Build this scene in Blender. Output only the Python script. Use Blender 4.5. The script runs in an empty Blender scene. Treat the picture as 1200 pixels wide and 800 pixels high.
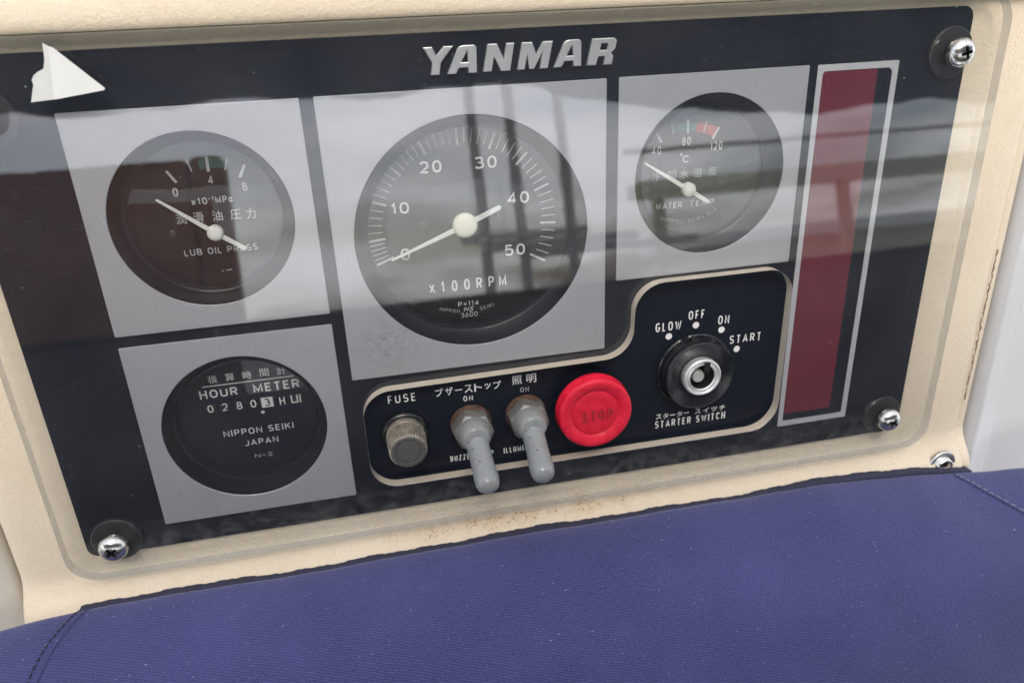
import bpy, bmesh, math, random
from mathutils import Matrix, Vector

random.seed(4)
SC = bpy.context.scene
COL = SC.collection
R = math.radians
S = 0.001                                    # everything is laid out in millimetres on the instrument panel
TILT = R(21)                                 # the panel leans back
ct, st = math.cos(TILT), math.sin(TILT)
# panel frame: X right, Y up along the panel, Z out of it; its origin is the tachometer's centre
PANEL = Matrix(((1, 0, 0, 0), (0, st, -ct, 0), (0, ct, st, 1.0), (0, 0, 0, 1)))

# ------------------------------------------------------------------ camera
cam_d = bpy.data.cameras.new('camera')
cam = bpy.data.objects.new('camera', cam_d)
COL.objects.link(cam)
SC.camera = cam
cam_d.sensor_width = 36.0
cam_d.lens = 26.838
cam_d.clip_start = 0.01
cam_d.clip_end = 500
cr = Vector((0.97658371, -0.040425, 0.21130566))
cdn = Vector((-0.12131583, -0.91461092, 0.38570628))
cf = Vector((0.17767029, -0.40230919, -0.89809832))
cl = Matrix((( cr[0], -cdn[0], -cf[0], -47.391 * S),
             ( cr[1], -cdn[1], -cf[1],  88.979 * S),
             ( cr[2], -cdn[2], -cf[2], 312.734 * S), (0, 0, 0, 1)))
cam.matrix_world = PANEL @ cl
cam_d.dof.use_dof = True
cam_d.dof.focus_distance = 0.325
cam_d.dof.aperture_fstop = 11.0

# ------------------------------------------------------------------ daylight
SUN_EL, SUN_AZ = R(60), R(-14)               # azimuth from straight behind the viewer, positive to the right
world = bpy.data.worlds.new('World')
SC.world = world
world.use_nodes = True
wn = world.node_tree.nodes
sky = wn.new('ShaderNodeTexSky')
sky.sky_type = 'NISHITA'
sky.sun_disc = False
sky.sun_elevation = SUN_EL
sky.sun_rotation = math.pi - SUN_AZ
sky.air_density = 1.0
sky.dust_density = 5.0
# unseen bright broken cloud, added to brighten what the cover mirrors
wl = world.node_tree.links
wtc = wn.new('ShaderNodeTexCoord')
wmp = wn.new('ShaderNodeMapping')
wmp.inputs['Scale'].default_value = (1.0, 1.0, 4.5)
wmp.inputs['Location'].default_value = (0.35, 0.2, 0.0)
wl.new(wtc.outputs['Generated'], wmp.inputs[0])
wno = wn.new('ShaderNodeTexNoise')
wno.inputs['Scale'].default_value = 2.6
wno.inputs['Detail'].default_value = 5.0
wno.inputs['Roughness'].default_value = 0.55
wl.new(wmp.outputs[0], wno.inputs['Vector'])
wrm = wn.new('ShaderNodeMapRange')
wrm.interpolation_type = 'SMOOTHSTEP'
wrm.inputs[1].default_value = 0.40
wrm.inputs[2].default_value = 0.62
wl.new(wno.outputs[0], wrm.inputs[0])
wmx = wn.new('ShaderNodeMix')
wmx.data_type = 'RGBA'
wl.new(wrm.outputs[0], wmx.inputs[0])
wl.new(sky.outputs[0], wmx.inputs[6])
wmx.inputs[7].default_value = (7.6, 7.8, 8.0, 1.0)
wl.new(wmx.outputs[2], wn['Background'].inputs[0])
wn['Background'].inputs[1].default_value = 0.15
sun_d = bpy.data.lights.new('sun', 'SUN')
sun_d.energy = 0.8
sun_d.angle = R(22)
sun_d.color = (1.0, 0.95, 0.87)
sun = bpy.data.objects.new('sun', sun_d)
COL.objects.link(sun)
SUN_DIR = Vector((math.sin(SUN_AZ) * math.cos(SUN_EL), -math.cos(SUN_AZ) * math.cos(SUN_EL), math.sin(SUN_EL)))
sun.rotation_euler = SUN_DIR.to_track_quat('Z', 'Y').to_euler()
SC.view_settings.view_transform = 'Standard'
SC.view_settings.look = 'None'
SC.view_settings.exposure = 0.98
SC.view_settings.gamma = 1.0
SC.cycles.max_bounces = 10
SC.cycles.transparent_max_bounces = 24


# ------------------------------------------------------------------ materials
class NT:
    """Small node-graph writer."""
    def __init__(self, name):
        self.m = bpy.data.materials.new(name)
        self.m.use_nodes = True
        self.t = self.m.node_tree
        self.t.nodes.clear()
        self.out = self.t.nodes.new('ShaderNodeOutputMaterial')

    def n(self, typ, ins=None, **kw):
        nd = self.t.nodes.new('ShaderNode' + typ)
        for k, v in kw.items():
            setattr(nd, k, v)
        for k, v in (ins or {}).items():
            if isinstance(v, bpy.types.NodeSocket):
                self.t.links.new(v, nd.inputs[k])
            else:
                nd.inputs[k].default_value = v
        return nd

    def coord(self, which='Object'):
        return self.n('TexCoord').outputs[which]

    def noise(self, scale, detail=3.0, rough=0.55, vec=None, dist=0.0):
        return self.n('TexNoise', {'Vector': vec or self.coord(), 'Scale': scale, 'Detail': detail, 'Roughness': rough, 'Distortion': dist}).outputs[0]

    def ramp(self, fac, a, b, lo=0.0, hi=1.0):
        return self.n('MapRange', {0: fac, 1: a, 2: b, 3: lo, 4: hi}, interpolation_type='SMOOTHSTEP').outputs[0]

    def math(self, op, a, b=0.0):
        return self.n('Math', {0: a, 1: b}, operation=op).outputs[0]

    def mix(self, fac, a, b):
        nd = self.t.nodes.new('ShaderNodeMix')
        nd.data_type = 'RGBA'
        for sock, v in ((nd.inputs[0], fac), (nd.inputs[6], a), (nd.inputs[7], b)):
            if isinstance(v, bpy.types.NodeSocket):
                self.t.links.new(v, sock)
            else:
                sock.default_value = v if not isinstance(v, tuple) else (*v, 1.0)[:4]
        return nd.outputs[2]

    def bump(self, h, strength=0.3, dist=0.0002, normal=None):
        ins = {'Height': h, 'Strength': strength, 'Distance': dist}
        if normal:
            ins['Normal'] = normal
        return self.n('Bump', ins).outputs[0]

    def done(self, shader):
        self.t.links.new(shader, self.out.inputs[0])
        return self.m

    def pbr(self, color, rough=0.5, metal=0.0, normal=None, spec=0.5, **extra):
        b = self.n('BsdfPrincipled')
        for k, v in (('Base Color', color), ('Roughness', rough), ('Metallic', metal), ('Normal', normal), ('Specular IOR Level', spec), *extra.items()):
            if v is None:
                continue
            if isinstance(v, bpy.types.NodeSocket):
                self.t.links.new(v, b.inputs[k])
            else:
                b.inputs[k].default_value = (*v, 1.0) if isinstance(v, tuple) else v
        return self.done(b.outputs[0])


def plain(name, color, rough=0.5, metal=0.0, vary=0.15, scale=900.0, spec=0.5):
    g = NT(name)
    n = g.noise(scale, 4)
    dark = tuple(c * (1 - vary) for c in color)
    light = tuple(min(1, c * (1 + vary)) for c in color)
    c = g.mix(n, dark, light)
    r = g.ramp(g.noise(scale * 0.15, 2), 0.3, 0.7, max(0.02, rough - 0.03), min(1, rough + 0.04))
    return g.pbr(c, r, metal, None, spec)


def mat_beige():
    g = NT('beige_vinyl')
    v = g.coord()
    vv = g.n('VectorMath', {0: v, 1: g.n('VectorMath', {0: g.n('TexNoise', {'Vector': v, 'Scale': 500.0}).outputs[1], 3: 0.0012}, operation='SCALE').outputs[0]}, operation='ADD').outputs[0]
    vor = g.n('TexVoronoi', {'Vector': vv, 'Scale': 620.0}, feature='SMOOTH_F1').outputs[0]
    worm = g.ramp(g.noise(680, 2, 0.5, vec=v, dist=1.2), 0.40, 0.60)
    grain = g.math('ADD', g.math('MULTIPLY', worm, 0.6), g.math('MULTIPLY', g.ramp(vor, 0.55, 0.1), 0.4))
    fine = g.noise(1700, 2, vec=v)
    h = g.math('ADD', grain, g.math('MULTIPLY', fine, 0.25))
    base = g.mix(g.ramp(g.noise(14, 4, vec=v), 0.3, 0.7), (0.725, 0.62, 0.465), (0.77, 0.67, 0.515))
    base = g.mix(g.math('MULTIPLY', g.ramp(grain, 0.45, 0.0), 0.12), base, (0.55, 0.39, 0.25))
    # brown spotting that has collected on the ledge under the cover
    sep = g.n('SeparateXYZ', {0: v})
    ledge = g.ramp(sep.outputs[1], -0.1095, -0.1125)
    ledge = g.math('MULTIPLY', ledge, g.ramp(sep.outputs[1], -0.1235, -0.1175))
    along = g.math('MULTIPLY', g.ramp(sep.outputs[0], -0.10, -0.03), g.ramp(sep.outputs[0], 0.10, 0.02))
    patch = g.math('MULTIPLY', g.math('MULTIPLY', ledge, along), g.ramp(g.noise(90, 3, vec=v), 0.38, 0.62))
    spots = g.math('MULTIPLY', patch, g.ramp(g.noise(760, 3, 0.7, vec=v), 0.54, 0.62))
    base = g.mix(g.math('MULTIPLY', patch, 0.30), base, (0.55, 0.33, 0.14))
    base = g.mix(g.math('MULTIPLY', spots, 0.8), base, (0.26, 0.14, 0.06))
    specks = g.ramp(g.noise(1100, 2, 0.5, vec=v), 0.765, 0.78)
    base = g.mix(specks, base, (0.16, 0.11, 0.08))
    return g.pbr(base, 0.55, 0, g.bump(h, 0.42, 0.0004), 0.35)


def mat_cover(name='clear_acrylic', dust=0.008, f0=0.06, grime=True, rough=0.02):
    g = NT(name)
    v = g.coord()
    facing = g.n('LayerWeight', {'Blend': 0.5}).outputs[1]
    fr = g.math('ADD', g.math('MULTIPLY', g.math('POWER', facing, 5.0), 0.9), f0)
    tr = g.n('BsdfTransparent', {0: (0.975, 0.98, 0.98, 1)}).outputs[0]
    bmp = g.bump(g.noise(60, 2, vec=v), 0.015, 0.001)
    gl = g.n('BsdfGlossy', {'Color': (1, 1, 1, 1), 'Roughness': rough, 'Normal': bmp}).outputs[0]
    m = g.n('MixShader', {0: fr, 1: tr, 2: gl}).outputs[0]
    df = g.n('BsdfDiffuse', {0: (0.62, 0.60, 0.57, 1)}).outputs[0]
    veil = g.ramp(g.noise(22, 2, 0.5, vec=v), 0.3, 0.75, dust * 0.4, dust * 1.5)
    fac = veil
    if grime:
        sep = g.n('SeparateXYZ', {0: v})
        low = g.math('MULTIPLY', g.ramp(sep.outputs[1], -0.080, -0.108), g.ramp(g.noise(130, 5, 0.7, vec=v), 0.42, 0.72))
        fac = g.math('ADD', fac, g.math('MULTIPLY', low, 0.09))
        specks = g.math('MULTIPLY', g.ramp(g.noise(650, 2, 0.5, vec=v), 0.735, 0.77), 0.22)
        fac = g.math('ADD', fac, specks)
        stretch = g.n('Mapping', {'Vector': v, 'Rotation': (0, 0, 0.6), 'Scale': (1, 14, 1)}).outputs[0]
        scr = g.math('MULTIPLY', g.ramp(g.noise(150, 2, 0.5, vec=stretch), 0.70, 0.76), 0.07)
        fac = g.math('ADD', fac, scr)
    return g.done(g.n('MixShader', {0: fac, 1: m, 2: df}).outputs[0])


def mat_edge(name, amount, color):
    g = NT(name)
    tr = g.n('BsdfTransparent', {0: (0.85, 0.85, 0.83, 1)}).outputs[0]
    b = g.n('BsdfPrincipled', {'Base Color': g.mix(g.noise(160, 5), tuple(c * 0.8 for c in color), color), 'Roughness': 0.18}).outputs[0]
    return g.done(g.n('MixShader', {0: amount, 1: tr, 2: b}).outputs[0])


def mat_plate():
    g = NT('silver_satin_plate')
    v = g.coord('Generated')
    ob = g.coord()
    n = g.noise(700, 4, vec=ob)
    c = g.mix(n, (0.40, 0.405, 0.43), (0.49, 0.495, 0.52))
    cloud = g.ramp(g.noise(28, 5, 0.6, vec=ob), 0.35, 0.75)
    c = g.mix(g.math('MULTIPLY', cloud, 0.25), c, (0.36, 0.35, 0.34))
    specks = g.ramp(g.noise(900, 3, 0.6, vec=ob), 0.70, 0.74)
    c = g.mix(g.math('MULTIPLY', specks, 0.6), c, (0.22, 0.2, 0.16))
    return g.pbr(c, g.ramp(n, 0.3, 0.7, 0.36, 0.5), 0.45, g.bump(g.noise(2200, 2, vec=ob), 0.12, 0.0001))


def mat_plate_stained():
    """the tachometer's plate: the same satin silver with a patch of dried dirt low on its left"""
    g = NT('stained_satin_plate')
    ob = g.coord()
    n = g.noise(700, 4, vec=ob)
    c = g.mix(n, (0.40, 0.405, 0.43), (0.49, 0.495, 0.52))
    cloud = g.ramp(g.noise(28, 5, 0.6, vec=ob), 0.35, 0.75)
    c = g.mix(g.math('MULTIPLY', cloud, 0.25), c, (0.36, 0.35, 0.34))
    d = g.n('VectorMath', {0: ob, 1: (-0.0415, -0.0455, 0.0)}, operation='DISTANCE').outputs['Value']
    blot = g.math('MULTIPLY', g.ramp(d, 0.019, 0.002), g.ramp(g.noise(520, 6, 0.8, vec=ob), 0.44, 0.66))
    c = g.mix(g.math('MULTIPLY', blot, 0.5), c, (0.17, 0.16, 0.13))
    return g.pbr(c, g.ramp(n, 0.3, 0.7, 0.36, 0.5), 0.45, g.bump(g.noise(2200, 2, vec=ob), 0.12, 0.0001))


def mat_cloth(name='navy_canvas', col_a=(0.010, 0.012, 0.056), col_b=(0.090, 0.099, 0.285)):
    g = NT(name)
    uv = g.n('UVMap', uv_map='UVMap').outputs[0]
    ob = g.coord()
    uvw = g.n('VectorMath', {0: uv, 1: g.n('VectorMath', {0: g.n('TexNoise', {'Vector': uv, 'Scale': 0.05, 'Detail': 3.0}).outputs[1], 3: 2.2}, operation='SCALE').outputs[0]}, operation='ADD').outputs[0]
    sep = g.n('SeparateXYZ', {0: uvw})
    u, w = sep.outputs[0], sep.outputs[1]
    ph = g.math('ADD', g.math('MULTIPLY', w, 2 * math.pi / 1.22), g.math('MULTIPLY', u, -2 * math.pi / 3.8))
    twill = g.math('ADD', g.math('MULTIPLY', g.math('SINE', ph), 0.5), 0.5)
    ph2 = g.math('ADD', g.math('MULTIPLY', u, 2 * math.pi / 0.9), g.math('MULTIPLY', ph, 0.5))
    yarn = g.math('ADD', g.math('MULTIPLY', g.math('SINE', ph2), 0.5), 0.5)
    mod = g.ramp(g.n('TexNoise', {'Vector': uv, 'Scale': 0.8, 'Detail': 4.0, 'Roughness': 0.7}).outputs[0], 0.32, 0.68, 0.1, 1.0)
    h = g.math('ADD', g.math('MULTIPLY', g.math('MULTIPLY', twill, mod), 0.6), g.math('MULTIPLY', yarn, 0.4))
    fade = g.ramp(g.noise(16, 5, 0.6, vec=ob), 0.3, 0.75)
    c = g.mix(h, col_a, col_b)
    c = g.mix(g.math('MULTIPLY', fade, 0.20), c, (0.095, 0.105, 0.30))
    st_ = g.n('Mapping', {'Vector': ob, 'Rotation': (0.4, 0.2, 0.9), 'Scale': (1, 5, 2)}).outputs[0]
    lint = g.ramp(g.noise(520, 1, 0.4, vec=st_), 0.775, 0.795)
    c = g.mix(g.math('MULTIPLY', lint, 0.55), c, (0.55, 0.56, 0.70))
    return g.pbr(c, 0.75, 0, g.bump(h, 0.6, 0.0004), 0.25, **{'Sheen Weight': 0.25, 'Sheen Roughness': 0.5})


def mat_panel():
    g = NT('black_panel_board')
    ob = g.coord()
    c = g.mix(g.noise(40, 4, vec=ob), (0.004, 0.0065, 0.0125), (0.0075, 0.0105, 0.018))
    sp = g.ramp(g.noise(1000, 2, 0.5, vec=ob), 0.72, 0.75)
    c = g.mix(g.math('MULTIPLY', sp, 0.5), c, (0.2, 0.2, 0.2))
    return g.pbr(c, 0.45, 0, g.bump(g.noise(1800, 2, vec=ob), 0.08, 0.0001), 0.2)


def mat_red_rubber():
    g = NT('red_plastic')
    ob = g.coord()
    c = g.mix(g.ramp(g.noise(260, 5, 0.65, vec=ob), 0.3, 0.7), (0.50, 0.005, 0.022), (0.64, 0.014, 0.042))
    c = g.mix(g.math('MULTIPLY', g.ramp(g.noise(620, 3, 0.6, vec=ob), 0.66, 0.72), 0.8), c, (0.25, 0.012, 0.018))
    return g.pbr(c, 0.45, 0, g.bump(g.noise(400, 4, vec=ob), 0.15, 0.0003), 0.3)


def mat_boot():
    g = NT('grey_rubber_boot')
    ob = g.coord()
    c = g.mix(g.noise(120, 4, vec=ob), (0.15, 0.165, 0.165), (0.235, 0.25, 0.25))
    sp = g.ramp(g.noise(560, 3, 0.6, vec=ob), 0.66, 0.70)
    c = g.mix(sp, c, (0.05, 0.05, 0.05))
    c = g.mix(g.math('MULTIPLY', g.ramp(g.noise(90, 4, 0.6, vec=ob), 0.5, 0.75), 0.45), c, (0.15, 0.14, 0.115))
    low = g.ramp(g.n('SeparateXYZ', {0: ob}).outputs[2], 0.0175, 0.0135)
    c = g.mix(g.math('MULTIPLY', low, 0.65), c, (0.155, 0.152, 0.135))
    return g.pbr(c, 0.24, 0, g.bump(g.noise(420, 4, vec=ob), 0.2, 0.0003), 0.5, **{'Subsurface Weight': 0.0})


def mat_rust():
    g = NT('rusty_washer')
    c = g.mix(g.ramp(g.noise(500, 4, 0.7), 0.3, 0.7), (0.045, 0.028, 0.021), (0.14, 0.075, 0.05))
    return g.pbr(c, 0.8, 0.2, g.bump(g.noise(700, 4), 0.4, 0.0004))


def mat_nut():
    g = NT('weathered_nut')
    ob = g.coord()
    c = g.mix(g.noise(260, 4, vec=ob), (0.17, 0.17, 0.155), (0.28, 0.28, 0.26))
    c = g.mix(g.math('MULTIPLY', g.ramp(g.noise(210, 5, 0.7, vec=ob), 0.50, 0.66), 0.7), c, (0.13, 0.085, 0.055))
    return g.pbr(c, 0.36, 0.45, g.bump(g.noise(600, 4, vec=ob), 0.2, 0.0003))


def mat_fuse():
    g = NT('aged_bakelite')
    ob = g.coord()
    c = g.mix(g.ramp(g.noise(220, 5, 0.7, vec=ob), 0.3, 0.7), (0.11, 0.10, 0.085), (0.30, 0.27, 0.21))
    return g.pbr(c, 0.55, 0.1, g.bump(g.noise(900, 3, vec=ob), 0.3, 0.0003))


M = dict(
    beige=mat_beige(), cover=mat_cover(), lens=mat_cover('gauge_glass', 0.004, 0.028, False, 0.01),
    edge=mat_edge('acrylic_outer_edge', 0.40, (0.55, 0.55, 0.53)), cut=mat_edge('acrylic_sawn_edge', 0.86, (0.66, 0.58, 0.47)),
    plate=mat_plate(), tplate=mat_plate_stained(), cloth=mat_cloth(), panel=mat_panel(), red=mat_red_rubber(), boot=mat_boot(), rust=mat_rust(), nut=mat_nut(), fuse=mat_fuse(),
    black=plain('black_gauge_bezel', (0.008, 0.009, 0.012), 0.34, 0, 0.1, 200, 0.3), dial=plain('black_dial_face', (0.008, 0.008, 0.009), 0.6, 0, 0.1, 200, 0.25),
    grimy_red=plain('grimy_red_plastic', (0.34, 0.012, 0.024), 0.45, 0, 0.3, 300), pwhite=plain('matte_white', (0.66, 0.67, 0.65), 0.5, 0, 0.06, 120), pgrey=plain('greyed_white', (0.58, 0.59, 0.565), 0.5, 0, 0.1, 200), navyb=plain('navy_welt', (0.03, 0.034, 0.11), 0.8, 0, 0.3, 900),
    hdial=plain('navy_black_dial_face', (0.007, 0.009, 0.020), 0.6, 0, 0.1, 200, 0.25),
    print=plain('white_print', (0.72, 0.72, 0.70), 0.6, 0, 0.08), worn=plain('worn_white_print', (0.34, 0.34, 0.34), 0.6, 0, 0.3),
    faint=plain('greyed_white_print', (0.52, 0.52, 0.52), 0.6, 0, 0.2),
    needle=plain('ivory_needle', (0.80, 0.80, 0.76), 0.4, 0, 0.05), hub=plain('ivory_hub', (0.78, 0.77, 0.64), 0.38, 0, 0.04),
    green=plain('green_zone_print', (0.015, 0.10, 0.075), 0.6), zred=plain('red_zone_print', (0.42, 0.03, 0.03), 0.6),
    maroon=plain('maroon_print', (0.125, 0.006, 0.020), 0.45, 0, 0.25, 60), zinc=plain('dull_zinc', (0.42, 0.42, 0.40), 0.4, 0.4, 0.2, 700), silver=plain('silver_print', (0.50, 0.50, 0.52), 0.45, 0.2, 0.08),
    chrome=plain('chrome', (0.58, 0.56, 0.52), 0.24, 1.0, 0.05), steel=plain('worn_steel', (0.70, 0.70, 0.68), 0.30, 0.7, 0.15, 500),
    badge=plain('brushed_badge', (0.60, 0.60, 0.60), 0.33, 0.75, 0.2, 1500),
    rubber=plain('black_rubber', (0.015, 0.015, 0.017), 0.55), gloss=plain('black_bakelite', (0.010, 0.011, 0.013), 0.25),
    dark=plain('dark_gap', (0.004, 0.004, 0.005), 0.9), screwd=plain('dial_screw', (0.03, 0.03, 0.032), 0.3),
    cream=plain('cream_gelcoat', (0.58, 0.545, 0.47), 0.45, 0, 0.06, 40), white=plain('white_gelcoat', (0.54, 0.535, 0.53), 0.38, 0, 0.04, 30), binding=plain('charcoal_binding', (0.022, 0.024, 0.050), 0.8, 0, 0.5, 900),
    thread=plain('pale_thread', (0.22, 0.23, 0.30), 0.8, 0, 0.4, 2000), dthread=plain('dark_thread', (0.02, 0.02, 0.035), 0.8),
    grit=plain('dirty_sealant', (0.16, 0.11, 0.08), 0.9, 0, 0.8, 900),
)


# ------------------------------------------------------------------ builders
def thing(name, label, cat, loc=(0, 0, 0), group=None, rz=0.0):
    o = bpy.data.objects.new(name, None)
    COL.objects.link(o)
    o.empty_display_size = 0.01
    o.matrix_world = PANEL @ Matrix.Translation(Vector(loc) * S) @ Matrix.Rotation(rz, 4, 'Z')
    o['label'] = label
    o['category'] = cat
    if group:
        o['group'] = group
    return o


def link(name, me, mats, parent):
    for m in (mats if isinstance(mats, (list, tuple)) else [mats]):
        me.materials.append(m)
    o = bpy.data.objects.new(name, me)
    COL.objects.link(o)
    o.parent = parent
    return o


class MB:
    """Collects geometry in millimetres, built as one mesh."""
    def __init__(self):
        self.bm = bmesh.new()

    def add(self, verts, faces, mi=0):
        vs = [self.bm.verts.new(v) for v in verts]
        for f in faces:
            try:
                fc = self.bm.faces.new([vs[i] for i in f])
                fc.material_index = mi
            except ValueError:
                pass
        return vs

    def mesh(self, me, xf=None, mi=0):
        vs = [tuple(xf(v.co)) if xf else tuple(v.co) for v in me.vertices]
        self.add(vs, [tuple(p.vertices) for p in me.polygons], mi)

    def lathe(self, prof, c=(0, 0), segs=64, frame=None, mi=0, rfun=None):
        """prof: (radius, height) pairs, turned about Z at c, or about `frame`'s Z."""
        rows = []
        for r, z in prof:
            row = []
            if r < 1e-6:
                p = Vector((c[0], c[1], z))
                row = [self.bm.verts.new(frame @ p if frame else p)]
            else:
                for k in range(segs):
                    a = 2 * math.pi * k / segs
                    rr = rfun(r, z, k) if rfun else r
                    p = Vector((c[0] + rr * math.cos(a), c[1] + rr * math.sin(a), z))
                    row.append(self.bm.verts.new(frame @ p if frame else p))
            rows.append(row)
        for A, B in zip(rows, rows[1:]):
            for k in range(segs):
                k2 = (k + 1) % segs
                if len(A) == 1 and len(B) == 1:
                    continue
                f = [A[0], B[k], B[k2]] if len(A) == 1 else [A[k], A[k2], B[0]] if len(B) == 1 else [A[k], A[k2], B[k2], B[k]]
                fc = self.bm.faces.new(f)
                fc.material_index = mi

    def quad(self, p, z):
        self.add([(x, y, z) for x, y in p], [tuple(range(len(p)))])

    def bar(self, a, b, w, z, w2=None):
        a, b = Vector(a), Vector(b)
        n = Vector((-(b - a).y, (b - a).x)).normalized()
        w2 = w if w2 is None else w2
        self.quad([a + n * w / 2, a - n * w / 2, b - n * w2 / 2, b + n * w2 / 2], z)

    def tube(self, pts, r, segs=8, squash=1.0):
        rows = []
        pts = [Vector(p) for p in pts]
        rf = r if callable(r) else (lambda t: r)
        for i, p in enumerate(pts):
            d = (pts[min(i + 1, len(pts) - 1)] - pts[max(i - 1, 0)]).normalized()
            x = d.cross(Vector((0, 0, 1)))
            if x.length < 1e-4:
                x = Vector((1, 0, 0))
            x.normalize()
            y = d.cross(x)
            rr = rf(i / max(1, len(pts) - 1))
            rows.append([self.bm.verts.new(p + x * rr * math.cos(2 * math.pi * k / segs) + y * rr * squash * math.sin(2 * math.pi * k / segs)) for k in range(segs)])
        for A, B in zip(rows, rows[1:]):
            for k in range(segs):
                self.bm.faces.new([A[k], A[(k + 1) % segs], B[(k + 1) % segs], B[k]])
        self.bm.faces.new(rows[0][::-1])
        self.bm.faces.new(rows[-1])

    def build(self, name, mats, parent, origin=(0, 0, 0), smooth=False, angle=35, fixn=True):
        bm = self.bm
        if fixn:
            bmesh.ops.recalc_face_normals(bm, faces=bm.faces)
        o = Vector(origin)
        for v in bm.verts:
            v.co = (v.co - o) * S
        me = bpy.data.meshes.new(name)
        bm.to_mesh(me)
        bm.free()
        if smooth:
            for p in me.polygons:
                p.use_smooth = True
            me.set_sharp_from_angle(angle=R(angle))
        return link(name, me, mats, parent)


def eval_mesh(ob):
    dg = bpy.context.evaluated_depsgraph_get()
    me = bpy.data.meshes.new_from_object(ob.evaluated_get(dg))
    return me


def outline_mesh(loops, half=0.0, bevel=0.0, res=2):
    """Flat shape with holes from closed 2-D outlines (mm), given thickness and a small edge round."""
    cu = bpy.data.curves.new('outline', 'CURVE')
    cu.dimensions = '2D'
    cu.fill_mode = 'BOTH'
    cu.extrude = max(0.0, half - bevel)
    cu.bevel_depth = bevel
    cu.bevel_resolution = res
    cu.offset = -bevel
    for lp in loops:
        sp = cu.splines.new('POLY')
        sp.points.add(len(lp) - 1)
        for p, q in zip(sp.points, lp):
            p.co = (q[0], q[1], 0, 1)
        sp.use_cyclic_u = True
    ob = bpy.data.objects.new('outline', cu)
    COL.objects.link(ob)
    bpy.context.view_layer.update()
    me = eval_mesh(ob)
    bpy.data.objects.remove(ob)
    bpy.data.curves.remove(cu)
    return me


def circle(c, r, n=96):
    return [(c[0] + r * math.cos(2 * math.pi * k / n), c[1] + r * math.sin(2 * math.pi * k / n)) for k in range(n)]


def rounded(poly, radii, n=10):
    out = []
    m = len(poly)
    for i in range(m):
        p = Vector(poly[i]); a = Vector(poly[i - 1]) - p; b = Vector(poly[(i + 1) % m]) - p
        r = radii[i] if isinstance(radii, (list, tuple)) else radii
        if r <= 0:
            out.append(tuple(p)); continue
        half = a.angle(b) / 2
        d = r / math.tan(half)
        t1 = p + a.normalized() * d; t2 = p + b.normalized() * d
        cen = p + (a.normalized() + b.normalized()).normalized() * (r / math.sin(half))
        v1, v2 = t1 - cen, t2 - cen
        a1 = math.atan2(v1.y, v1.x); da = math.atan2(v2.y, v2.x) - a1
        while da > math.pi: da -= 2 * math.pi
        while da < -math.pi: da += 2 * math.pi
        for k in range(n + 1):
            q = a1 + da * k / n
            out.append((cen.x + r * math.cos(q), cen.y + r * math.sin(q)))
    return out


def rect(x0, y0, x1, y1, r=0.0):
    return rounded([(x0, y0), (x1, y0), (x1, y1), (x0, y1)], r)


def shape(name, loops, z0, z1, mats, parent, origin=(0, 0, 0), bevel=0.0, side=None):
    me = outline_mesh(loops, (z1 - z0) / 2, bevel)
    mb = MB()
    zc = (z0 + z1) / 2
    mb.mesh(me, lambda c: (c.x, c.y, c.z + zc))
    bpy.data.meshes.remove(me)
    bmesh.ops.remove_doubles(mb.bm, verts=mb.bm.verts, dist=1e-4)
    if side is not None:
        mb.bm.normal_update()
        bmesh.ops.recalc_face_normals(mb.bm, faces=mb.bm.faces)
        for f in mb.bm.faces:
            if abs(f.normal.z) < 0.5:
                f.material_index = side(f.calc_center_median())
    return mb.build(name, mats, parent, origin)


def text_mesh(s, bold=0.012):
    cu = bpy.data.curves.new('text', 'FONT')
    cu.body = s
    cu.offset = bold
    cu.resolution_u = 4
    ob = bpy.data.objects.new('text', cu)
    COL.objects.link(ob)
    bpy.context.view_layer.update()
    me = eval_mesh(ob)
    bpy.data.objects.remove(ob)
    bpy.data.curves.remove(cu)
    return me


def arc_(cx, cy, rx, ry, a0, a1, n=14, e=2.4):
    out = []
    for k in range(n + 1):
        a = R(a0 + (a1 - a0) * k / n)
        c, q = math.cos(a), math.sin(a)
        out.append((cx + rx * math.copysign(abs(c) ** (2 / e), c), cy + ry * math.copysign(abs(q) ** (2 / e), q)))
    return out


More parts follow.
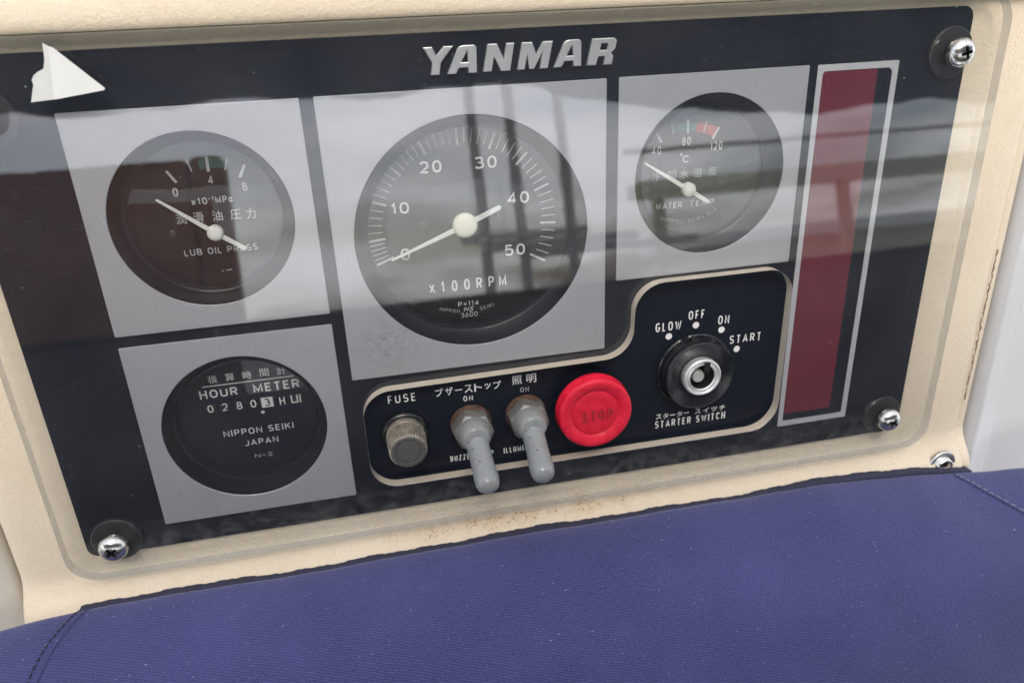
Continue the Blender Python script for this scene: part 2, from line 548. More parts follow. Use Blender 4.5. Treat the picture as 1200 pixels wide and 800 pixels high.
RING = lambda *a: arc_(*a, 0, 360, 28)[:-1] + ['closed']
LETTERS = {                                  # width, then the pen strokes of each letter in a unit box
    'A': (1.02, [[(0, 0), (.5, 1), (1, 0)], [(.17, .3), (.83, .3)]]),
    'B': (.9, [[(0, 0), (0, 1), (.5, 1)] + arc_(.5, .76, .44, .24, 90, -90) + [(0, .52)], [(.5, .52)] + arc_(.5, .26, .5, .26, 90, -90) + [(0, 0)]]),
    'C': (.92, [arc_(.5, .5, .5, .5, 40, 320, 24)]),
    'D': (.92, [[(0, 0), (0, 1), (.45, 1)] + arc_(.45, .5, .55, .5, 90, -90) + [(.45, 0), 'closed']]),
    'E': (.78, [[(1, 1), (0, 1), (0, 0), (1, 0)], [(0, .52), (.88, .52)]]),
    'F': (.75, [[(1, 1), (0, 1), (0, 0)], [(0, .5), (.85, .5)]]),
    'G': (.95, [arc_(.5, .5, .5, .5, 42, 350, 24) + [(1, .46), (.55, .46)]]),
    'H': (.92, [[(0, 0), (0, 1)], [(1, 0), (1, 1)], [(0, .52), (1, .52)]]),
    'I': (.2, [[(.5, 0), (.5, 1)]]),
    'J': (.75, [[(1, 1), (1, .3)] + arc_(.5, .3, .5, .3, 0, -165)]),
    'K': (.92, [[(0, 0), (0, 1)], [(1, 1), (0, .40)], [(.36, .62), (1, 0)]]),
    'L': (.72, [[(0, 1), (0, 0), (1, 0)]]),
    'M': (1.12, [[(0, 0), (0, 1), (.5, .12), (1, 1), (1, 0)]]),
    'N': (.95, [[(0, 0), (0, 1), (1, 0), (1, 1)]]),
    'O': (.98, [RING(.5, .5, .5, .5)]),
    'P': (.86, [[(0, 0), (0, 1), (.5, 1)] + arc_(.5, .73, .5, .27, 90, -90) + [(0, .46)]]),
    'R': (.9, [[(0, 0), (0, 1), (.5, 1)] + arc_(.5, .74, .48, .26, 90, -90) + [(0, .48)], [(.5, .48), (1, 0)]]),
    'S': (.88, [arc_(.5, .745, .47, .255, 28, 270, 16) + arc_(.5, .25, .5, .25, 90, -152, 16)]),
    'T': (.86, [[(0, 1), (1, 1)], [(.5, 1), (.5, 0)]]),
    'U': (.92, [[(0, 1), (0, .32)] + arc_(.5, .32, .5, .32, 180, 360) + [(1, .32), (1, 1)]]),
    'W': (1.32, [[(0, 1), (.25, 0), (.5, .85), (.75, 0), (1, 1)]]),
    'X': (.9, [[(0, 0), (1, 1)], [(0, 1), (1, 0)]]),
    'Z': (.85, [[(0, 1), (1, 1), (0, 0), (1, 0)]]),
    'x': (.72, [[(0, 0), (1, .7)], [(0, .7), (1, 0)]]),
    'a': (.7, [RING(.5, .34, .5, .34), [(1, .70), (1, 0)]]),
    '0': (.82, [RING(.5, .5, .5, .5)]),
    '1': (.45, [[(0, .74), (.8, 1), (.8, 0)]]),
    '2': (.82, [arc_(.5, .70, .48, .30, 165, -38, 16) + [(0, 0), (1, 0)]]),
    '3': (.82, [arc_(.48, .76, .45, .24, 155, -90, 14) + arc_(.48, .26, .52, .26, 90, -155, 14)]),
    '4': (.88, [[(.72, 0), (.72, 1), (0, .27), (1, .27)]]),
    '5': (.82, [[(.92, 1), (.12, 1), (.04, .54)] + arc_(.47, .32, .53, .32, 125, -150, 16)]),
    '6': (.82, [RING(.5, .31, .5, .31), [(.82, 1), (.30, .74), (.02, .36)]]),
    '8': (.82, [arc_(.5, .755, .43, .245, 0, 360, 28, 2.0)[:-1] + ['closed'], arc_(.5, .255, .5, .255, 0, 360, 28, 2.0)[:-1] + ['closed']]),
    '-': (.6, [[(0, .45), (1, .45)]]),
    '=': (.8, [[(0, .32), (1, .32)], [(0, .62), (1, .62)]]),
    ' ': (.42, []),
}


def pen(mb, pts, w, z, xf=None, closed=False):
    """One pen stroke of width w as a mitred flat strip."""
    p = [Vector(q) for q in pts]
    q = [p[0]]
    for a in p[1:]:
        if (a - q[-1]).length > 1e-4:
            q.append(a)
    p = q
    n = len(p)
    L_, R_ = [], []
    for i in range(n):
        a = p[i - 1] if (i or closed) else None
        b = p[(i + 1) % n] if (i < n - 1 or closed) else None
        d1 = (p[i] - a).normalized() if a is not None else None
        d2 = (b - p[i]).normalized() if b is not None else None
        d1 = d1 or d2
        d2 = d2 or d1
        n1, n2 = Vector((-d1.y, d1.x)), Vector((-d2.y, d2.x))
        m = n1 + n2
        m = m.normalized() if m.length > 1e-3 else n1
        k = min(1.9, 1 / max(0.3, m.dot(n1)))
        L_.append(p[i] + m * w / 2 * k); R_.append(p[i] - m * w / 2 * k)
    f = xf or (lambda x, y: (x, y))
    vs = [(*f(*v), z) for v in L_] + [(*f(*v), z) for v in R_]
    cnt = n if closed else n - 1
    mb.add(vs, [(i, (i + 1) % n, n + (i + 1) % n, n + i) for i in range(cnt)])


def write(mb, s, x0, x1, y, h, z, t=0.16, gap=0.30, xf=None):
    """Printed words fitted between x0 and x1 on baseline y with capital height h; t is the stroke weight."""
    tot = sum(LETTERS[c][0] for c in s) + gap * (len(s) - 1)
    k = (x1 - x0) / tot
    w = t * h
    x = x0
    for c in s:
        wd, strokes = LETTERS[c]
        gw = wd * k
        for q, st_ in enumerate(strokes):
            closed = st_[-1] == 'closed'
            pts = st_[:-1] if closed else st_
            pts = [(x + w / 2 + u * max(0.0, gw - w), y + w / 2 + v * (h - w)) for u, v in pts] if c != 'I' else [(x + gw / 2, y), (x + gw / 2, y + h)]
            if len(pts) == 2 and pts[0][0] == pts[1][0] and c != 'I':   # plain uprights run the full height
                pts = [(pts[0][0], pts[0][1] - w / 2 * (1 if strokes[q][0][1] == 0 else -1)), (pts[1][0], pts[1][1] + w / 2 * (1 if strokes[q][1][1] == 1 else -1))]
            pen(mb, pts, w, z + 0.012 * q, xf, closed)
        x += gw + gap * k


def glyphs(mb, chars, z, bold=0.01):
    """Single characters, each fitted into a box (char, cx, cy, w, h)."""
    for ch, cx, cy, w, h in chars:
        if ch in LETTERS:
            write(mb, ch, cx - w / 2, cx + w / 2, cy - h / 2, h, z, 0.15)
            continue
        me = text_mesh(ch, bold)
        xs = [v.co.x for v in me.vertices]; ys = [v.co.y for v in me.vertices]
        ax, bx, ay, by = min(xs), max(xs), min(ys), max(ys)
        mb.mesh(me, lambda c: (cx + ((c.x - ax) / (bx - ax) - 0.5) * w, cy + ((c.y - ay) / (by - ay) - 0.5) * h, z))
        bpy.data.meshes.remove(me)


# ------------------------------------------------------------------ the boat round the panel
def grid_surface(xs, ys, f, skip=None):
    mb = MB()
    vs = [[mb.bm.verts.new(f(x, y)) for x in xs] for y in ys]
    for j in range(len(ys) - 1):
        for i in range(len(xs) - 1):
            if skip and skip((xs[i] + xs[i + 1]) / 2, (ys[j] + ys[j + 1]) / 2):
                continue
            mb.bm.faces.new([vs[j][i], vs[j][i + 1], vs[j + 1][i + 1], vs[j + 1][i]])
    return mb


def interp(tab, x):
    if x <= tab[0][0]:
        return tab[0][1]
    for (a, va), (b, vb) in zip(tab, tab[1:]):
        if x <= b:
            t = (x - a) / (b - a)
            return va + (vb - va) * t
    return tab[-1][1]


def curve_pts(ctrl, n):
    """Catmull-Rom through control points of any dimension."""
    out = []
    c = [Vector(p) for p in ctrl]
    for i in range(len(c) - 1):
        p0, p1, p2, p3 = c[max(i - 1, 0)], c[i], c[i + 1], c[min(i + 2, len(c) - 1)]
        for k in range(n):
            t = k / n
            out.append(0.5 * ((2 * p1) + (p2 - p0) * t + (2 * p0 - 5 * p1 + 4 * p2 - p3) * t * t + (3 * p1 - p0 - 3 * p2 + p3) * t ** 3))
    out.append(c[-1])
    return out


housing = thing('instrument_housing', 'beige pebble-grained moulding round the black instrument panel', 'housing', (20, -30, 0))
XP = [(-219.4, -30), (-219.2, -16), (-218.8, -9), (-217.6, -4.5), (-215, -1.6), (-211, -0.3), (-206, 0), (-190, 0)]
XQ = [(228, 0), (242, 0), (252, 0), (258, -0.1), (263, -0.5), (267, -1.2), (269.2, -2.4), (270.2, -4.6), (271.3, -4.2), (274.0, -4.0), (276.3, -4.8), (277.6, -8), (278.2, -16), (278.4, -34)]
YP = [(150, -20), (140, -6), (128, 8), (118, 2), (110, 4.8), (102, 6.4), (96, 6.9), (92, 6.8), (89.3, 6.3), (87.6, 5.5), (86.7, 4.2), (86.4, 2), (86.3, 0), (86.2, -2), (80, -2)]
YQ = [(-136, -2), (-140, -1.9), (-143, -1.3), (-146, -0.1), (-149, 1.7), (-152, 4.0), (-155, 6.2), (-159, 8.2), (-164, 9.2), (-175, 9.6)]
xs = [p.x for p in curve_pts(XP, 3)] + [-183 + i * (228 + 183) / 60 for i in range(60)] + [p.x for p in curve_pts(XQ, 3)]
ys = [p.x for p in curve_pts(YP, 3)] + [79.9 - i * (79.9 + 136) / 40 for i in range(1, 40)] + [p.x for p in curve_pts(YQ, 3)]
xprof = sorted([(p.x, p.y) for p in curve_pts(XP, 3) + curve_pts(XQ, 3)])
yprof = sorted([(p.x, p.y) for p in curve_pts(YP, 3) + curve_pts(YQ, 3)])


def housing_z(x, y):
    zy = interp(yprof, y)
    # the top roll runs out towards the right-hand corner
    if y > 86:
        zy = zy
    return (x, y, zy + interp(xprof, x))


mb = grid_surface(sorted(set(xs)), sorted(set(ys)), housing_z, skip=lambda x, y: -176 < x < 219 and -124 < y < 74)
mb.build('moulding', M['beige'], housing, (20, -30, 0), smooth=True, angle=80, fixn=True)
mb = MB()
random.seed(9)
pts = [(270.2 + random.uniform(-0.3, 0.3), -35 - i * 1.6, -3.4 + random.uniform(-0.4, 0.4)) for i in range(55)]
mb.tube(pts, lambda t: 0.30 + 0.18 * math.sin(t * 40) * math.sin(t * 91) + 0.12 * math.sin(t * 170), 6)
mb.build('sealant_line', M['grit'], housing, (20, -30, 0), smooth=True)

wall_r = thing('cockpit_moulding', 'glossy white gelcoat moulding right of the beige housing', 'boat moulding', (300, -80, -20))
prof = [(278.8, -34), (279.0, -20), (279.6, -12), (281.0, -8), (283.6, -6.2), (287, -6.4), (291, -8.6), (297, -12.5), (308, -18), (330, -26), (480, -70)]
pp = curve_pts(prof, 5)
mb = MB()
rows = [[mb.bm.verts.new((p.x, y, p.y)) for p in pp] for y in [160 - i * 20 for i in range(20)]]
for A, B in zip(rows, rows[1:]):
    for k in range(len(pp) - 1):
        mb.bm.faces.new([A[k], B[k], B[k + 1], A[k + 1]])
mb.build('gelcoat', M['white'], wall_r, (300, -80, -20), smooth=True, angle=80)
wall_l = thing('cockpit_moulding', 'pale cream moulding showing at the lower left edge of the beige housing', 'boat moulding', (-250, -80, -20))
prof = [(-219.8, -30), (-220.2, -14), (-221.5, -9), (-225, -7), (-232, -6.2), (-260, -6), (-360, -10)]
pp = curve_pts(prof, 5)
mb = MB()
rows = [[mb.bm.verts.new((p.x, y, p.y)) for p in pp] for y in [160 - i * 20 for i in range(20)]]
for A, B in zip(rows, rows[1:]):
    for k in range(len(pp) - 1):
        mb.bm.faces.new([A[k], B[k], B[k + 1], A[k + 1]])
mb.build('gelcoat', M['cream'], wall_l, (-250, -80, -20), smooth=True, angle=80)

# ------------------------------------------------------------------ gauges' shared numbers
OIL, TACH, WAT, HOUR = (-106.6, 16.5), (0.0, 0.0), (106.6, 16.8), (-106.5, -76.4)
ZD = -13.0                                   # the dials lie this far behind the panel face
ZP = ZD + 0.08

# ------------------------------------------------------------------ the panel board
panel = thing('dashboard', 'black dashboard panel with brand lettering and a maroon strip behind the clear cover', 'dashboard', (20, -25, 0))
po = (20, -25, 0)
shape('board', [rect(-184.5, -131.5, 227, 80.8, 5), circle(OIL, 34.2), circle(TACH, 49.6), circle(WAT, 34.7), circle(HOUR, 34.2)], -1.9, 0.0, M['panel'], panel, po, 0.2)
LET = [
    [[(-15.5, 75.7), (-11.9, 75.7), (-10.5, 72.6), (-7.4, 75.7), (-3.7, 75.7), (-8.9, 69.9), (-9.8, 65.5), (-13.2, 65.5), (-12.3, 69.9)]],
    [[(-6.8, 65.5), (-2.3, 74.4), (-1.3, 75.4), (0.2, 75.7), (4.4, 75.7), (5.3, 74.9), (5.0, 65.5), (1.6, 65.5), (1.7, 67.6), (-2.1, 67.6), (-3.2, 65.5)],
     [(-1.0, 69.6), (1.6, 73.6), (1.7, 69.6)]],
    [[(7.3, 65.6), (9.6, 75.7), (13.4, 75.7), (15.8, 70.3), (17.0, 75.7), (20.3, 75.7), (18.2, 65.5), (14.5, 65.5), (12.0, 70.9), (10.8, 65.6)]],
    [[(21.0, 65.6), (23.2, 75.6), (27.4, 75.6), (28.9, 71.2), (31.6, 75.6), (35.8, 75.6), (33.5, 65.6), (30.1, 65.6), (31.3, 71.3), (27.9, 65.6), (25.9, 65.6), (25.3, 71.0), (24.1, 65.6)]],
    [[(35.8, 65.6), (40.1, 74.4), (41.1, 75.4), (42.5, 75.7), (46.4, 75.7), (47.4, 74.9), (47.3, 65.7), (44.0, 65.7), (44.0, 67.8), (40.4, 67.8), (39.2, 65.7)],
     [(41.3, 69.8), (43.7, 73.7), (44.0, 69.8)]],
    [[(49.5, 65.7), (51.8, 75.6), (60.9, 75.6), (62.2, 74.6), (61.5, 71.4), (59.8, 70.1), (60.8, 68.8), (60.1, 65.6), (56.6, 65.6), (57.1, 68.8), (54.5, 68.8), (53.4, 65.6)],
     [(55.1, 71.2), (55.7, 73.6), (58.6, 73.6), (58.1, 71.2)]],
]
mb = MB()
for loops in LET:
    me = outline_mesh(loops, 0.9, 0.3, 1)
    mb.mesh(me, lambda c: (c.x, c.y, c.z + 1.0))
    bpy.data.meshes.remove(me)
mb.build('brand_lettering', M['badge'], panel, po)
strip = shape('strip_frame', [rect(153.8, -118.2, 193.2, 60.2, 0.6), rounded([(156.4, -115.2), (190.4, -115.2), (190.4, 57.4), (156.4, 57.4)], [1, 1, 2.6, 1.6])], 0.0, 0.35, M['silver'], panel, po, 0.08)
shape('red_field', [rect(156.6, -111.2, 183.2, 57.2, 0.8)], 0.02, 0.15, M['maroon'], panel, po)

# raised border and face of the switch area, with its printed words
mb = MB()
for s, x0, x1, y, h in [('FUSE', -44.1, -31.5, -74.5, 4.1), ('ON', -9.7, -5.3, -78.3, 2.6), ('BUZZER STOP', -18.1, 2.9, -109.7, 3.0), ('ILLUMINATION', 8.1, 29.6, -109.5, 3.0),
                        ('GLOW', 84.0, 97.0, -55.6, 4.6), ('OFF', 100.5, 108.7, -51.3, 4.4), ('ON', 115.9, 121.7, -55.7, 4.5), ('START', 122.8, 139.4, -66.8, 4.3),
                        ('STARTER SWITCH', 85.7, 123.5, -108.3, 3.9)]:
    mb = MB()
    write(mb, s, x0, x1, y, h, 0.06, 0.135, 0.5)
    mb.build('lettering', M['print'], panel, po)
mb = MB()
glyphs(mb, [(ch, -20.6 + 4.52 * k, -72.0, 3.4 if ch == 'ー' else 3.0 if ch == 'ッ' else 3.7, 0.55 if ch == 'ー' else 2.9 if ch == 'ッ' else 4.0) for k, ch in enumerate('ブザーストップ')], 0.06, 0.012)
mb.build('lettering', M['print'], panel, po)
mb = MB()
glyphs(mb, [('照', 16.0, -71.0, 4.7, 4.5), ('明', 22.9, -71.0, 4.7, 4.5)], 0.06, 0.006)
mb.build('lettering', M['print'], panel, po)
mb = MB()
glyphs(mb, [(ch, 87.4 + 3.72 * k, -101.9, 3.0 if ch not in 'ーッ' else 2.7, 2.8 if ch not in 'ーッ' else (0.5 if ch == 'ー' else 2.2)) for k, ch in enumerate('スターター') ] + [(ch, 108.4 + 4.4 * k, -102.0, 3.2, 2.7) for k, ch in enumerate('スイッチ')], 0.06, 0.008)
mb.build('lettering', M['print'], panel, po)
for c in [(90.9, -58.6), (104.5, -54.5), (118.0, -58.6), (126.9, -70.0)]:
    mb = MB()
    mb.quad(circle(c, 1.65, 24), 0.06)
    mb.build('index_dot', M['print'], panel, po)
mb = MB()
write(mb, 'ON', 17.4, 21.6, -77.6, 2.5, 0.06, 0.14, 0.4)
mb.build('worn_lettering', M['worn'], panel, po)


# ------------------------------------------------------------------ gauges
def needle(parent, origin, tip, hub, tail, z, w_tip, w_hub, w_tail, hub_r, hub_mat):
    tip, hub_, tail = Vector(tip), Vector(hub), Vector(tail)
    d = (tip - hub_).normalized(); n = Vector((-d.y, d.x))
    e = (tail - hub_).normalized(); ne = Vector((-e.y, e.x))
    lp = [tip + n * w_tip / 2, tip + d * w_tip * 0.5, tip - n * w_tip / 2, hub_ - n * w_hub / 2, hub_ + n * w_hub / 2]
    lp2 = [hub_ + ne * w_hub / 2, hub_ - ne * w_hub / 2, tail - ne * w_tail / 2, tail + e * w_tail * 0.45, tail + ne * w_tail / 2]
    mb = MB()
    for l in (lp, lp2):
        me = outline_mesh([[tuple(p) for p in l]], 0.35, 0.12, 1)
        mb.mesh(me, lambda c, s=(0 if l is lp else 0.02): (c.x, c.y, c.z + z + s))
        bpy.data.meshes.remove(me)
    nd = mb.build('needle', M['needle'], parent, origin)
    mb = MB()
    mb.lathe([(hub_r, z - 1.0), (hub_r, z + 0.9), (hub_r * 0.93, z + 1.5), (hub_r * 0.78, z + 1.85), (hub_r * 0.4, z + 2.15), (0, z + 2.2)], hub, 40)
    mb.build('hub', hub_mat, nd, origin, smooth=True, angle=50)
    return nd


def gauge(name, label, c, plate, rad, rin, plate_mat, dial_mat, dial_screws=()):
    o = (c[0], c[1], 0)
    t = thing(name, label, 'gauge', o)
    x0, y0, x1, y1 = plate
    shape('face_plate', [rect(x0, y0, x1, y1, 0.5), circle(c, rad, 128)], 0.15, 1.15, plate_mat, t, o, 0.3)
    mb = MB()
    mb.lathe([(rad + 2.0, -2.5), (rad - 0.2, 0.0), (rad - 0.5, 0.35), (rad - 0.9, -0.4), (rin + 2.0, -6.6), (rin + 1.2, -7.0), (rin + 0.9, -6.7), (rin + 0.35, -6.8), (rin, -7.4), (rin, ZD - 0.5)], c, 128)
    mb.build('bezel', M['black'], t, o, smooth=True, angle=40)
    mb = MB()
    mb.lathe([(rin + 1, ZD), (rin * 0.5, ZD), (0, ZD)], c, 96)
    d = mb.build('dial', dial_mat, t, o)
    if dial_screws:
        for p in dial_screws:
            mb = MB()
            mb.lathe([(1.7, ZD), (1.7, ZD + 0.5), (1.2, ZD + 0.8), (0, ZD + 0.8)], p, 20)
            mb.build('dial_screw', M['screwd'], d, o, smooth=True, angle=40)
    mb = MB()
    mb.lathe([(0, -8.2), (rin - 0.05, -8.2), (rin - 0.05, -7.4), (rin - 1.2, -7.1), (0, -7.0)], c, 96)
    mb.build('lens', M['lens'], t, o, smooth=True, angle=30)
    return t, d, o


# lubricating-oil pressure
t, d, o = gauge('oil_pressure_gauge', 'round oil pressure gauge reading 0 to 8 on the upper left silver plate', OIL, (-149.2, -27.4, -63.8, 60.2), 34.6, 29.6, M['plate'], M['dial'], [(-121.9, 9.2), (-86.2, 9.7)])
mb = MB()
mb.quad([(-106.9, 37.7), (-104, 38.4), (-100, 38.5), (-97, 38.1), (-94.6, 37.4), (-95.6, 33.5), (-99, 34.3), (-103, 34.5), (-106.3, 34.2)], ZD + 0.04)
mb.build('green_zone', M['green'], d, o)
mb = MB()
for a, b, w in [((-119.1, 34.7), (-116.2, 29.8), 1.0), ((-110.7, 38.1), (-109.6, 33.7), 0.5), ((-103.1, 38.9), (-103.4, 33.2), 1.15), ((-95.7, 37.6), (-97.0, 33.3), 0.55), ((-89.2, 34.9), (-92.0, 29.9), 1.1)]:
    mb.bar(a, b, w, ZP)
mb.build('scale_marks', M['faint'], d, o)
mb = MB()
glyphs(mb, [('0', -117.4, 26.1, 2.0, 3.5), ('4', -103.2, 29.9, 2.1, 3.5), ('8', -90.7, 26.2, 2.0, 3.6), ('潤', -117.5, 15.1, 4.0, 4.2), ('滑', -110.7, 15.3, 4.0, 4.2), ('油', -103.4, 15.2, 4.0, 4.2), ('圧', -96.3, 15.1, 4.0, 4.0), ('力', -90.2, 14.9, 3.7, 4.2)], ZP, 0.004)
write(mb, 'x10', -112.3, -106.1, 20.3, 2.8, ZP, 0.17)
write(mb, '-1', -105.8, -103.5, 21.7, 1.6, ZP, 0.22)
write(mb, 'MPa', -103.0, -96.4, 20.3, 2.8, ZP, 0.17)
write(mb, 'LUB OIL PRESS', -119.1, -89.9, -0.5, 2.8, ZP, 0.16)
mb.bar((-105.9, -8.2), (-105.2, -8.2), 0.4, ZP)
mb.bar((-104.2, -8.1), (-101.8, -7.9), 0.4, ZP)
mb.build('lettering', M['faint'], d, o)
needle(t, o, (-124.4, 24.1), (-105.0, 8.9), (-94.5, 1.2), -10.3, 0.9, 2.0, 1.7, 3.2, M['needle'])

# cooling-water temperature
t, d, o = gauge('water_temperature_gauge', 'round water temperature gauge marked 40 to 120 with a red zone', WAT, (63.6, -27.2, 149.4, 60.4), 35.0, 29.2, M['plate'], M['dial'], [(82.8, 9.4), (118.8, 9.4)])
mb = MB()
mb.quad([(105.6, 37.8), (109, 37.3), (112.4, 36.5), (115.9, 35.0), (113.6, 30.9), (111, 32.4), (108.4, 33.4), (105.2, 34.0)], ZD + 0.04)
mb.build('red_zone', M['zred'], d, o)
mb = MB()
mb.quad([(94.2, 37.8), (97.5, 38.4), (101, 38.5), (105.4, 37.8), (105.0, 34.1), (101, 34.6), (98, 34.5), (94.9, 34.2)], ZD + 0.035)
mb.build('green_zone', M['green'], d, o)
mb = MB()
for a, b, w in [((86.4, 34.7), (88.9, 30.3), 1.1), ((93.3, 38.4), (94.5, 33.9), 0.55), ((101.1, 39.5), (101.3, 33.5), 1.0), ((110.1, 38.0), (108.8, 33.6), 0.5), ((116.3, 35.3), (113.4, 30.2), 1.0)]:
    mb.bar(a, b, w, ZP)
mb.build('scale_marks', M['faint'], d, o)
mb = MB()
for s, x0, x1, y, h, bo in [('40', 84.3, 88.9, 25.1, 3.6, .14), ('80', 98.7, 102.9, 28.3, 3.7, .14), ('120', 112.6, 118.4, 25.1, 3.8, .14), ('C', 99.4, 102.7, 20.6, 3.2, .17), ('WATER', 87.2, 100.1, 0.0, 2.8, .16), ('TEMP', 103.9, 116.1, 0.0, 2.8, .16)]:
    write(mb, s, x0, x1, y, h, ZP, bo)
me = outline_mesh([circle((98.7, 24.2), 0.65, 16), circle((98.7, 24.2), 0.35, 16)])
mb.mesh(me, lambda c: (c.x, c.y, ZP))
bpy.data.meshes.remove(me)
mb.build('lettering', M['faint'], d, o)
mb = MB()
glyphs(mb, [('冷', 86.9, 15.5, 4.1, 4.1), ('却', 94.4, 15.6, 4.1, 4.1), ('水', 100.5, 15.4, 4.1, 4.0), ('温', 107.2, 15.5, 4.1, 4.1), ('度', 114.4, 15.7, 4.2, 4.1)], ZP, 0.002)


def arc_text(mb, s, c, r, a0, a1, h, z, t=0.12):
    """Small words bent round the bottom of a dial."""
    span = r * (a1 - a0)
    write(mb, s, 0, span, 0, h, z, t, 0.4, xf=lambda x, y: (c[0] + (r - y) * math.cos(a0 + x / r), c[1] + (r - y) * math.sin(a0 + x / r)))


arc_text(mb, 'NIPPON SEIKI N-1', (102.0, 24.0), 31.5, R(247), R(300), 1.9, ZP)
mb.build('worn_lettering', M['worn'], d, o)
needle(t, o, (80.3, 22.4), (101.7, 8.8), (111.8, 2.3), -10.3, 0.9, 2.2, 1.7, 3.3, M['needle'])

# tachometer
t, d, o = gauge('tachometer', 'large round tachometer marked 0 to 50 on the middle silver plate', TACH, (-58.5, -60.0, 58.4, 60.3), 50.0, 44.2, M['tplate'], M['dial'], [(-20.1, 3.1), (14.5, 4.3)])
TC = (-2.3, 1.5)
ANG = [(0, 199.8), (5, 184.6), (10, 160.4), (15, 136.8), (20, 114.0), (25, 90.8), (30, 67.8), (35, 44.8), (40, 21.2), (45, -3.6), (50, -28.9)]
mb = MB()
for v in range(51):
    a = R(interp(ANG, v))
    big = v % 5 == 0
    r0 = 33.6 if v % 10 == 0 and v in (0, 50) else (34.6 if big else 35.4)
    mb.bar((TC[0] + 41.8 * math.cos(a), TC[1] + 41.8 * math.sin(a)), (TC[0] + r0 * math.cos(a), TC[1] + r0 * math.sin(a)), 1.0 if big else 0.42, ZP)
mb.build('scale_marks', M['faint'], d, o)
mb = MB()
for s, x0, x1, y, h, bo in [('10', -33.1, -25.4, 9.0, 5.0, .17), ('20', -19.4, -10.1, 25.4, 5.1, .17), ('30', 4.1, 13.8, 25.4, 5.2, .17), ('40', 17.8, 27.5, 8.9, 5.2, .17), ('50', 15.6, 24.9, -14.6, 5.2, .17), ('0', -31.0, -26.8, -11.7, 5.3, .17), ('P=114', -7.3, 2.3, -36.4, 2.3, .15), ('3600', -6.4, 1.4, -41.8, 2.2, .11)]:
    write(mb, s, x0, x1, y, h, ZP, bo)
for ch, x in zip('X100RPM', (-18.6, -13.7, -8.3, -2.6, 3.0, 8.6, 13.9)):
    w = 1.7 if ch == '1' else 3.4 if ch == 'M' else 2.6
    glyphs(mb, [(ch, x, -25.9 - 0.35 * (ch == 'X'), w, 5.2 if ch != 'X' else 4.2)], ZP, 0.03)
mb.build('numerals', M['print'], d, o)
mb = MB()
arc_text(mb, 'NIPPON', (-2.3, -1.0), 38.6, R(249), R(263), 1.7, ZP)
arc_text(mb, 'SEIKI', (-2.3, -1.0), 38.6, R(277.5), R(287.5), 1.7, ZP)
for pts in ([(-4.7, -38.9), (-4.2, -37.0), (-3.0, -38.7), (-2.5, -37.0)], [(-0.2, -37.1), (-1.4, -37.1), (-1.7, -37.8), (-0.7, -38.2), (-1.0, -38.9), (-2.4, -38.9)]):
    for a, b in zip(pts, pts[1:]):
        mb.bar(a, b, 0.5, ZP)
mb.build('maker_mark', M['faint'], d, o)
needle(t, o, (-35.0, -10.2), (-2.1, 2.2), (13.5, 8.7), -10.0, 0.9, 2.4, 2.1, 5.4, M['hub'])

# hour meter
t, d, o = gauge('hour_meter', 'round hour meter with a row of counter digits on the lower left silver plate', HOUR, (-149.2, -119.4, -63.8, -32.3), 34.6, 29.8, M['plate'], M['hdial'])
mb = MB()
glyphs(mb, [('積', -119.1, -57.3, 3.9, 3.8), ('算', -111.7, -57.1, 3.9, 3.8), ('時', -104.3, -57.2, 3.9, 3.8), ('間', -96.8, -56.9, 3.9, 3.8), ('計', -89.4, -57.2, 3.9, 3.8)], ZP, 0.008)
mb.bar((-124.0, -60.4), (-84.5, -60.4), 0.5, ZP)
for s, x0, x1, y, h, bo in [('HOUR', -125.9, -109.6, -66.3, 4.1, .18), ('METER', -102.8, -82.6, -66.4, 4.3, .18), ('NIPPON SEIKI', -119.5, -88.3, -86.9, 3.2, .16), ('JAPAN', -111.2, -96.1, -93.0, 3.1, .16), ('N-2', -107.8, -100.0, -99.8, 1.9, .13)]:
    write(mb, s, x0, x1, y, h, ZP, bo)
mb.quad(circle((-100.6, -76.6), 0.8, 20), ZP)
mb.build('lettering', M['print'], d, o)
DIG = [('0', -122.6, -71.6), ('2', -116.4, -71.6), ('8', -110.1, -71.7), ('0', -104.0, -71.7), ('3', -97.9, -71.9), ('H', -91.3, -72.2), ('U', -85.3, -72.2)]
for ch, x, y in DIG:
    mb = MB()
    mb.quad([(x - 2.6, y - 2.5), (x + 2.6, y - 2.5), (x + 2.6, y + 2.5), (x - 2.6, y + 2.5)], ZD + 0.05)
    w = mb.build('counter_wheel', M['print'] if ch == '3' else M['gloss'], d, o)
    mb = MB()
    if ch == 'U':                            # this wheel has stopped between two figures
        for a, b in [((x - 1.8, y + 2.2), (x - 1.8, y - 1.5)), ((x - 2.1, y - 1.5), (x + 1.0, y - 1.5)), ((x + 0.7, y - 1.5), (x + 0.7, y + 2.2)), ((x + 2.0, y - 1.9), (x + 2.0, y + 2.2))]:
            mb.bar(a, b, 0.65, ZP + 0.04)
    else:
        glyphs(mb, [(ch, x, y, 2.5, 3.8)], ZP + 0.04, 0.02)
    mb.build('digit', M['gloss'] if ch == '3' else M['print'], w, o)

